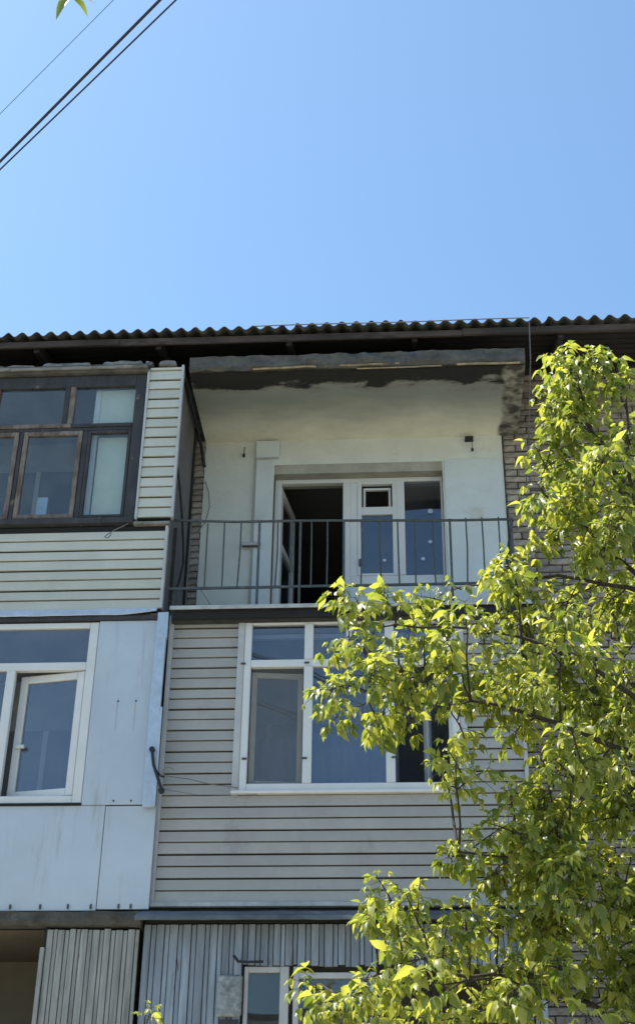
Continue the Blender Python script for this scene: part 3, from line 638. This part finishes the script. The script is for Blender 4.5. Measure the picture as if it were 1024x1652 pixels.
# black bracket and washing line in front of the left corner
bk = thing('clothesline_bracket', (-2.15, 11.1, 5.42), 'black rod bracket with washing line at the corner between the balconies', 'bracket')
MB().tube([(-2.205, 11.10, 5.79), (-2.18, 11.08, 5.66), (-2.13, 11.06, 5.53), (-2.09, 11.04, 5.43)], .013, 8).build('rod', M['black'], bk)
MB().tube([(-2.205, 11.115, 5.80), (-2.205, 11.085, 5.80)], .024, 10).build('end_knob', M['black'], bk); MB().tube([(-2.09, 11.06, 5.415), (-2.085, 11.02, 5.41)], .026, 10).build('end_knob', M['black'], bk)
MB().tube([(-2.165, 11.07, 5.61), (-2.12, 11.09, 5.565), (-2.08, 11.10, 5.555)], .012, 6).build('spur', M['black'], bk)
MB().tube([(-2.12, 11.07, 5.56), (-1.9, 11.15, 5.555), (-1.7, 11.2, 5.52), (-1.47, 11.235, 5.50)], .004, 5).build('line', M['wire'], bk)
MB().tube([(-2.08, 11.05, 5.43), (-1.8, 11.12, 5.40), (-1.5, 11.2, 5.42), (-1.3, 11.24, 5.44)], .0025, 5).build('line', M['wire'], bk)
MB().tube([(-2.08+.05*math.cos(t*.7)*1.0+.03, 11.09, 5.60+.035*math.sin(t*.7)) for t in range(8)], .0025, 5).build('line', M['wire'], bk)

# ---------------------------------------------------------------- lower balconies
lb = thing('enclosed_balcony', (-3.8, W, 2.2), 'balcony with weathered vertical boards and an open beige bay at the lower left', 'balcony', 'enclosed balconies')
random.seed(21)
x = -2.98; k = 0
while x < -2.25:
    wd = .055 if k % 2 == 0 else .032
    wd *= random.uniform(.9, 1.1)
    B(lb, 'board', M['boardL'], x+.002, x+wd, 11.24+(0 if k % 2 == 0 else .004)+random.uniform(-.003, .003), 11.27, 2.2, 4.315+random.uniform(-.01, .005), .003)
    x += wd+.004; k += 1
B(lb, 'backing', M['cavity'], -2.97, -2.24, 11.275, 11.30, 2.2, 4.31)
B(lb, 'edge_post', M['boardL'], -3.02, -2.985, 11.22, 11.29, 2.2, 4.17, .004); B(lb, 'edge_post', M['cavity'], -3.0, -2.975, 11.25, 11.30, 4.17, 4.33)
B(lb, 'parapet', M['boardL'], -5.4, -3.03, 11.22, 11.26, 2.2, 3.15, .004)
shell(lb, -5.4, -2.24, 11.31, 2.2, 4.325, M['interior_beige'])
ragged_slab(lb, 'floor_slab', M['concrete'], -5.4, -2.21, 11.2, W-.016, 2.06, 2.19, .008, seed=15)
bm_ = thing('enclosed_balcony', (-.5, W, 2.2), 'balcony clad in grey-blue vertical boards below a dark metal canopy', 'balcony', 'enclosed balconies')
YB = 11.27
x = -2.19; k = 0
while x < .98:
    wd = (.06 if k % 2 == 0 else .036)*random.uniform(.9, 1.12)
    z0 = 2.2
    if x+wd > -1.36 and x < .72: z0 = 4.035+random.uniform(-.012, .012)
    B(bm_, 'board', M['boardM'], x+.002, x+wd, YB+(0 if k % 2 == 0 else .008)+random.uniform(-.003, .003), YB+.03, z0, 4.36, .003)
    x += wd+.004; k += 1
mm = MB().box(-2.18, -1.37, YB+.035, YB+.06, 2.2, 4.35).box(-1.37, .72, YB+.035, YB+.06, 4.06, 4.35).box(.72, .97, YB+.035, YB+.06, 2.2, 4.35); mm.build('backing', M['cavity'], bm_)
# sagging canopy sheet
mm = MB(); N = 50
for i in range(N+1):
    x = -2.24+3.3*i/N; n1 = .008*noise.noise(Vector((x*2.5, 0, 4))); n2 = .006*noise.noise(Vector((x*5, 2, 4)))
    for (y, z) in ((11.285, 4.475+n1), (11.20, 4.445+n1), (11.09, 4.385+n2), (11.085, 4.352+n2), (11.09, 4.35+n2), (11.285, 4.44+n1)): mm.v.append((x, y, z))
for i in range(N):
    for k in range(6):
        a = i*6+k; b = i*6+(k+1) % 6; mm.f.append((a, b, b+6, a+6))
mm.f.append(tuple(range(6))); mm.f.append(tuple(N*6+k for k in range(6)))
mm.build('canopy_sheet', M['canopy'], bm_)
B(bm_, 'canopy_batten', M['darkwood'], -2.2, 1.0, 11.29, 11.33, 4.37, 4.49)
yb = YB+.02
fm = MB(); fm.box(-1.358, -1.325, yb, yb+.06, 3.1, 4.03).box(-1.325, -1.07, yb+.001, yb+.059, 3.985, 4.03).box(-1.07, -1.0, yb-.005, yb+.06, 3.1, 4.03).box(-.965, -.92, yb, yb+.06, 3.1, 4.03).box(-.92, -.35, yb+.001, yb+.059, 3.94, 3.985).box(-.355, -.30, yb, yb+.06, 3.1, 3.99).box(-1.36, .72, yb-.01, yb+.07, 3.04, 3.1)
bw = fm.build('window_frame', M['trim'], bm_, bevel=.004); tag(bw, 'peeling pale wooden frame')
B(bw, 'pane', M['oldglass'], -1.325, -1.07, yb+.03, yb+.035, 3.1, 3.985); B(bw, 'pane', M['oldglass'], -.92, -.355, yb+.03, yb+.035, 3.1, 3.94)
B(bm_, 'parapet', M['boardM'], -1.36, .72, YB, YB+.03, 2.2, 3.04)
shell(bm_, -2.17, .96, 11.36, 2.2, 4.34, M['interior'])
mm = MB(); N = 8
mm.box(-1.565, -1.365, YB-.03, YB-.004, 3.64, 3.955); mm.build('patch_board', mat('patched_chipboard', (0.25, 0.27, 0.28), .9, .35, 18, .8, 40), bm_, bevel=.012)
B(bm_, 'patch_hole', M['oldwood'], -1.54, -1.385, YB-.012, YB-.003, 3.35, 3.62)
MB().tube([(-1.44, 11.22, 4.10), (-1.40, 11.2, 4.05), (-1.33, 11.2, 4.045), (-1.2, 11.21, 4.05)], .012, 6).build('old_cable', M['cable'], bm_)
ragged_slab(bm_, 'floor_slab', M['concrete'], -2.14, 1.1, 11.2, W-.016, 2.06, 2.19, .008, seed=18)

# ---------------------------------------------------------------- opposite block behind the viewer (seen in the panes)
op = thing('apartment_building', (0, -45, 0), 'plain rendered block across the yard, seen only as reflection in window panes', 'building')
MB().box(-32, 60, -57, -45, 0, 14).build('wall', M['oppwall'], op)
wm = None
for fl in range(4):
    for k in range(26):
        if wm is None:
            wm = MB().box(-.75, .75, -.05, .05, -.7, .7).mesh('window', M['oppglass'])
        o = link('window', wm, op); o.location += Vector((-29.5+k*3.45, -45.0, 2.4+fl*2.9))
MB().box(-32.3, 60.3, -57.3, -44.7, 14, 14.4).build('roof', M['slate'], op)

# ---------------------------------------------------------------- overhead cables
for (a, b, r, lab) in (((-2.95, 7.34), (-1.52, 5.96), .011, 'thick black overhead cable crossing the sky at the upper left'),
                       ((-2.97, 7.42), (-1.41, 5.96), .0065, 'thinner dark overhead cable just below the thick one'),
                       ((-2.83, 6.88), (-1.82, 5.94), .0022, 'faint hair-thin overhead wire highest in the corner of the sky')):
    A, D = Vector((*a, 9.0)), Vector((b[0]-a[0], b[1]-a[1], 0)).normalized()
    t0 = (12.47-A.y)/D.y; t1 = (-44.95-A.y)/D.y; pts = []
    tm = (Vector(b)-Vector(a)).length/2
    for i in range(61):
        t = t0+(t1-t0)*i/60; s_ = (t-tm)
        pts.append(A+D*t+Vector((0, 0, .0012*s_*s_)))
    tag(MB().tube(pts, r, 6).build('overhead_cable', M['cable']), lab, 'cable', 'overhead cables')

# ---------------------------------------------------------------- foliage
def leaflet(L, wd, fold, droop, twist):
    """folded ovate leaflet along +X, hanging a little at the tip; 12 triangles"""
    st = [(0, 0), (.18, .62), (.42, 1.0), (.70, .66), (1, 0)]
    vs, fs = [], []
    for (t, q) in st:
        x = L*t; z = -droop*L*t*t; hw = wd*q*.5
        tw = twist*t
        for s in (-1, 0, 1):
            if q == 0 and s != 0: continue
            yy = s*hw; zz = abs(s)*hw*fold
            vs.append((x, yy*math.cos(tw)-zz*math.sin(tw), z+yy*math.sin(tw)+zz*math.cos(tw)))
    # 0 | 1 2 3 | 4 5 6 | 7 8 9 | 10
    fs = [(0, 2, 1), (0, 3, 2), (1, 2, 5, 4), (2, 3, 6, 5), (4, 5, 8, 7), (5, 6, 9, 8), (7, 8, 10), (8, 9, 10)]
    return vs, fs
random.seed(33)
LEAF = []
for k in range(8):
    LEAF.append(leaflet(1.0, random.uniform(.44, .62), random.uniform(.15, .55), random.uniform(.15, .6), random.uniform(-.6, .6)))
LMESH = []
for (vs_, fs_) in LEAF:
    q = bpy.data.meshes.new('leaf'); q.from_pydata(vs_, [], fs_); q.materials.append(M['leaf']); q.polygons.foreach_set('use_smooth', [True]*len(q.polygons)); LMESH.append(q)
def frame_m(pos, d, upv, s):
    d = d.normalized(); y = upv.cross(d)
    if y.length < 1e-4: y = d.orthogonal()
    y.normalize(); z = d.cross(y)
    m_ = Matrix(((d.x*s, y.x*s, z.x*s, pos.x), (d.y*s, y.y*s, z.y*s, pos.y), (d.z*s, y.z*s, z.z*s, pos.z), (0, 0, 0, 1))); return m_
def rv(a=1.0): return Vector((random.uniform(-a, a), random.uniform(-a, a), random.uniform(-a, a)))
leaves = []; twigs = MB()
def compound(p, d, size):
    """petiole with three to five drooping leaflets"""
    d = d.normalized(); Lp = size*random.uniform(.9, 1.5)
    p1 = p+d*Lp*.55+Vector((0, 0, -.01)); p2 = p+d*Lp+Vector((0, 0, -.25*Lp))
    twigs.tube([p, p1, p2], [.0016, .0013, .001], 3, False)
    side = d.cross(Vector((0, 0, 1)))
    if side.length < .1: side = Vector((1, 0, 0))
    side.normalize()
    size *= random.uniform(.58, 1.28)
    ups = (Vector((0, 0, 1))+tosun*1.0+rv(.65)).normalized()
    def lf(pos, dd, s):
        dd = (dd.normalized()+Vector((0, 0, -random.uniform(.25, 1.0)))+rv(.28)).normalized()
        leaves.append((frame_m(pos, dd, (ups+rv(.45)).normalized(), s), random.randrange(8)))
    lf(p2, d, size*random.uniform(.95, 1.25))
    for (q, a) in ((p2, .9), (p1.lerp(p2, .3), 1.0)) if random.random() < .65 else ((p2, .9),):
        for s in (-1, 1):
            lf(q, d*.5+side*s*a, size*random.uniform(.75, 1.05))
def shoot(p, d, L, n, size):
    d = d.normalized(); pts = []
    for i in range(n+1):
        t = i/n; pts.append(p+d*L*t+Vector((0, 0, -.10*L*t*t)))
    twigs.tube(pts, [.0035*(1-.7*i/n)+.001 for i in range(n+1)], 4, False)
    az = random.random()*3.14
    for i in range(1, n+1):
        az += 1.57+random.uniform(-.3, .3)
        a = d.orthogonal().normalized(); b = d.cross(a)
        for s in (0, math.pi):
            o = a*math.cos(az+s)+b*math.sin(az+s)
            dd = (o+d*(.5 if i < n else 1.1)+Vector((0, 0, -.15)))
            compound(pts[i], dd, size*random.uniform(.8, 1.15)*(1 if i < n else .75))

tree = thing('tree', (1.5, 6.9, 0), 'leafy tree with bright yellow-green leaves in front of the balconies at right', 'tree')
TIPS = [(0.81,6.26,6.26),(1.07,6.11,6.13),(0.77,6.44,6.11),(0.87,6.17,6.08),(0.60,6.07,5.28),(0.62,6.44,5.40),(0.78,7.01,5.80),(0.40,6.88,5.23),(0.50,6.84,5.12),(0.55,6.24,4.87),(0.80,6.59,5.79),(0.85,6.30,5.93),(-0.39,6.19,4.72),(-0.29,6.12,4.63),(-0.17,6.24,4.75),(-0.02,7.02,4.99),(0.15,6.91,5.09),(0.12,6.89,4.94),(-0.38,6.88,4.78),(-0.42,6.21,4.26),(-0.33,6.34,4.21),(-0.22,6.69,4.27),(-0.06,6.81,4.33),(0.10,6.94,4.52),(0.17,6.97,4.08),(0.21,6.10,3.83),(0.27,6.67,4.20),(0.46,6.74,4.40),(0.63,6.56,4.25),(1.19,6.20,5.69),(1.06,6.52,6.12),(1.19,6.10,6.02),(1.03,7.03,6.52),(1.00,6.95,5.76),(0.73,6.60,5.28),(0.91,6.33,5.01),(1.25,7.00,5.45),(0.80,6.63,4.88),(1.06,6.97,4.97),(1.17,6.93,4.61),(0.62,6.56,4.60),(0.39,6.46,4.62),(0.20,6.66,4.61),(-0.12,6.47,4.54),(0.01,6.18,4.40),(0.64,6.34,3.88),(0.57,6.89,3.96),(0.76,6.05,3.89),(0.98,6.05,3.77),(0.12,6.69,3.55),(0.27,6.31,3.50),(0.38,6.59,3.45),(0.51,6.52,3.62),(0.68,6.38,3.56),(1.00,7.10,3.65),(-0.18,6.22,3.25),(-0.25,6.45,3.21),(-0.07,6.22,3.18),(0.10,6.70,3.21),(0.23,6.30,3.17),(0.38,6.39,3.19),(-0.56,6.82,2.98),(-0.41,6.35,2.80),(-0.26,6.61,2.80),(-0.19,6.99,3.01),(-0.05,6.11,2.95),(0.05,6.07,2.83),(0.13,6.25,2.73),(0.38,6.84,2.93),(0.53,6.68,3.03),(0.65,6.26,3.24),(0.93,6.36,3.16),(0.62,6.20,2.96),(0.92,6.50,2.89),(0.72,6.05,2.70),(0.52,6.77,2.83),(0.28,6.99,3.16),(1.01,7.05,4.52),(0.86,6.81,4.60),(0.57,7.06,4.35),(0.92,6.02,5.42),(1.11,6.32,5.38),(1.14,7.06,5.21),(0.62,6.85,4.92),(0.64,6.45,3.70),(0.90,7.04,3.96),(0.99,6.68,3.75),(-0.06,6.90,2.85),(0.27,6.32,2.72),(0.77,6.15,3.21),(0.98,6.42,3.31),(0.61,7.06,3.55),(-0.09,6.36,4.32),(-0.23,6.01,4.23),(-0.29,6.05,4.41),(0.29,6.19,4.63),(0.34,6.86,4.52),(0.19,6.40,4.26),(0.50,6.32,4.39),(0.62,6.11,4.20),(0.82,7.08,4.54),(1.04,6.47,4.18),(0.91,6.23,4.41),(0.75,6.07,4.43),(0.13,6.06,4.41),(0.47,6.19,3.62),(0.63,6.74,3.61),(0.70,6.16,3.35),(0.42,6.04,2.80),(0.26,6.54,2.89),(0.06,6.27,3.03),(-0.15,7.10,3.25),(-0.29,6.13,2.81),(0.97,6.58,3.04),(0.86,6.85,3.07),(0.58,6.45,3.18),(1.33,7.09,6.01),(1.11,6.53,5.91),(0.80,6.27,5.20),(0.72,6.45,5.87),(0.95,6.04,5.03)]
TIPS = [((x_+.10 if (z_ > 4.95 and .3 < x_ < 1.0) else x_), y_, z_) for (x_, y_, z_) in TIPS]
TIPS = [(x_+(.07 if x_ < .15 else 0), y_, z_-(.07 if z_ > 5.85 else (.03 if z_ > 5.5 else 0))) for (x_, y_, z_) in TIPS]
random.seed(5)
for i in range(70):                       # the unseen right half of the crown
    TIPS.append((random.uniform(1.35, 2.9), random.uniform(5.9, 7.9), random.uniform(2.7, 6.3)))
for i in range(40):                       # fuller right side
    z_ = random.uniform(2.6, 6.0)
    TIPS.append((random.uniform(.95 if z_ > 4.9 else .62, 1.65), random.uniform(6.4, 7.9), z_))
for i in range(26):                       # lower skirt
    TIPS.append((random.uniform(.2, 2.4), random.uniform(6.0, 7.8), random.uniform(2.1, 2.7)))
LIMBS = [
    [(1.5,6.9,0,.13),(1.47,6.85,1.1,.11),(1.42,6.75,2.03,.095),(1.40,6.65,3.18,.075),(1.33,6.6,4.26,.055),(1.27,6.6,5.2,.035),(1.22,6.6,5.6,.026),(1.06,6.55,5.96,.016),(.95,6.5,6.2,.008)],
    [(1.37,6.62,3.69,.04),(1.12,6.6,4.06,.026),(.75,6.55,4.17,.02),(.44,6.5,4.28,.015),(.1,6.5,4.28,.010),(-.19,6.5,4.35,.006)],
    [(1.33,6.6,4.26,.035),(1.08,6.6,4.4,.022),(.72,6.6,4.65,.017),(.34,6.62,4.76,.012),(-.05,6.65,4.80,.008),(-.32,6.6,4.78,.005)],
    [(1.41,6.7,2.7,.04),(.98,6.55,3.38,.022),(.58,6.5,3.5,.015),(.22,6.5,3.53,.007)],
    [(1.42,6.75,2.4,.04),(.82,6.6,2.85,.022),(.38,6.5,2.96,.016),(-.05,6.5,2.98,.01),(-.37,6.5,2.88,.006)],
    [(1.28,6.6,5.0,.026),(1.03,6.55,5.23,.016),(.78,6.5,5.5,.011),(.66,6.5,5.56,.006)],
    [(1.28,6.6,4.93,.024),(.91,6.6,5.05,.015),(.65,6.65,5.05,.010),(.45,6.7,5.06,.006)],
    [(1.25,6.6,5.4,.022),(1.26,6.5,5.95,.014),(1.2,6.4,6.15,.008)],
    [(1.40,6.65,3.0,.045),(1.8,6.8,3.6,.03),(2.3,7.0,4.2,.02),(2.6,7.2,4.9,.01)],
    [(1.33,6.6,4.2,.035),(1.7,6.8,4.9,.024),(2.0,6.9,5.5,.015),(2.1,7.0,6.0,.008)],
    [(1.42,6.75,2.2,.035),(1.9,7.1,2.6,.024),(2.4,7.4,3.0,.012)],
    [(1.35,6.6,4.0,.035),(1.3,7.1,4.5,.022),(1.2,7.5,5.1,.012)],
]
LP = []
for i, lb_ in enumerate(LIMBS):
    pts = [Vector(p[:3]) for p in lb_]; rs = [p[3]*(1 if i == 0 else .62) for p in lb_]; P2, R2 = [], []
    for k in range(len(pts)-1):
        for t in (0, .34, .67):
            p = pts[k].lerp(pts[k+1], t); P2.append(p+(rv(.018) if (k or t) else Vector())); R2.append(rs[k]+(rs[k+1]-rs[k])*t)
    P2.append(pts[-1]); R2.append(rs[-1])
    MB().tube(P2, R2, 9 if i == 0 else 7).build('trunk' if i == 0 else 'limb', M['bark'], tree, smooth=True)
    if i == 0: LP += [p for p in P2 if p.z > 2.2]
    else: LP += P2
br = MB()
random.seed(9)
for tp in TIPS:
    t = Vector(tp)
    q = min(LP, key=lambda c: (c-t).length+(1.5 if c.z > t.z+.12 else 0)+max(0, t.x-c.x)*.5)
    d = t-q; Ln = d.length
    mid = q.lerp(t, .5)+Vector((0, 0, .06*Ln))+rv(.03*Ln)
    r0 = .004+.006*min(1, Ln)
    br.tube([q, q.lerp(mid, .5)+rv(.01), mid, mid.lerp(t, .5)+rv(.008), t], [r0, r0*.85, r0*.7, r0*.55, .0035], 5, False)
    out = (d.normalized()+Vector((-.15, -.1, .25))+rv(.4)).normalized()
    shoot(t-out*.07, out, random.uniform(.13, .22), random.choice((5, 6, 7)), random.uniform(.052, .07))
    for s in range(random.choice((3, 3, 4)) if t.x > .35 else random.choice((1, 1, 2))):
        m2 = q.lerp(t, random.uniform(.45, .85))+Vector((0, 0, .03*Ln))
        o2 = (d.normalized()*.4+rv(1.0)+Vector((0, 0, .2))).normalized()
        if Ln > .12: shoot(m2, o2, random.uniform(.10, .2), random.choice((3, 4, 5)), random.uniform(.052, .07))
br.build('branches', M['bark'], tree, smooth=True)['kind'] = 'stuff'
def emit(root, lv, nind, crown_name):
    camp = Vector((0, 0, 1.6))
    def key(e):
        p = e[0].translation; d = p-camp; z = d.dot(fw)
        inside = abs(d.dot(rt2)/z) < .22 and abs(d.dot(up2)/z) < .36
        return (0 if inside else 100)+z
    lv = sorted(lv, key=key)
    mm = MB()
    for (mx_, k) in lv[nind:]:
        vs_, fs_ = LEAF[k]; n0 = len(mm.v)
        mm.v += [tuple(mx_ @ Vector(v_)) for v_ in vs_]; mm.f += [tuple(n0+i for i in f_) for f_ in fs_]
    crown = None
    me = bpy.data.meshes.new(crown_name); me.from_pydata(mm.v, [], mm.f); me.materials.append(M['leaf']); me.polygons.foreach_set('use_smooth', [True]*len(me.polygons))
    crown = link(crown_name, me, root); crown['kind'] = 'stuff'
    for (mx_, k) in lv[:nind]:
        o = bpy.data.objects.new('leaf', LMESH[k]); col.objects.link(o); o.parent = root
        o.matrix_local = Matrix.Translation(-root.location) @ mx_
emit(tree, leaves, 296, 'crown')
twigs.build('twigs', M['bark'], tree)['kind'] = 'stuff'
print('leaflets', len(leaves))

# young shoots of a bush reaching into the bottom edge
bush = thing('bush', (-1.1, 6.3, 0), 'slender young shoot topped with yellow-green leaves at the bottom edge', 'bush')
leaves = []; twigs = MB(); random.seed(14)
for (x, y, z) in ((-1.18, 6.3, 2.72), (-1.02, 6.3, 2.60), (-1.1, 6.45, 2.4), (-1.2, 6.2, 2.3), (-.95, 6.35, 2.3), (-1.3, 6.4, 2.0)):
    t = Vector((x, y, z)); b0 = Vector((-1.1+random.uniform(-.05, .05), 6.3+random.uniform(-.05, .05), 0))
    MB().tube([b0, b0.lerp(t, .5)+Vector((random.uniform(-.05, .05), 0, 0)), t], [.012, .008, .003], 6).build('stem', M['bark'], bush)
    shoot(t, Vector((random.uniform(-.3, .3), -.1, 1)), .07, 3, .042)
emit(bush, leaves, 60, 'crown'); twigs.build('twigs', M['bark'], bush)['kind'] = 'stuff'

# tree at the left whose drooping twig shows at the very top of the view
ot = thing('tree', (-4.6, 1.6, 0), 'overhanging twig with three narrow leaves at the top edge of the sky', 'tree')
MB().tube([(-4.6, 1.6, 0), (-4.55, 1.6, 2), (-4.3, 1.7, 4), (-3.9, 1.9, 6.2)], [.16, .14, .11, .07], 9).build('trunk', M['bark'], ot, smooth=True)
MB().tube([(-4.05, 1.82, 5.6), (-3.0, 2.2, 6.5), (-2.0, 2.6, 6.7), (-1.35, 2.95, 6.3), (-1.16, 3.16, 5.85), (-1.135, 3.2, 5.605)], [.05, .035, .022, .01, .004, .0018], 6).build('limb', M['bark'], ot, smooth=True)
leaves = []; twigs = MB()
tw = Vector((-1.135, 3.2, 5.605))
for (dx, dz, s) in ((-.55, -.62, .085), (.75, -.5, .09), (.85, .12, .085)):
    leaves.append((frame_m(tw, Vector((dx, -.15, dz)), Vector((.1, -.8, .6)), s), 0))
random.seed(3)
for k in range(60):
    p = Vector((random.uniform(-4.6, -2.6), random.uniform(1.0, 2.4), random.uniform(6.2, 7.4)))
    compound(p, rv(1), .06)
emit(ot, leaves, 3, 'crown'); twigs.build('twigs', M['bark'], ot)['kind'] = 'stuff'
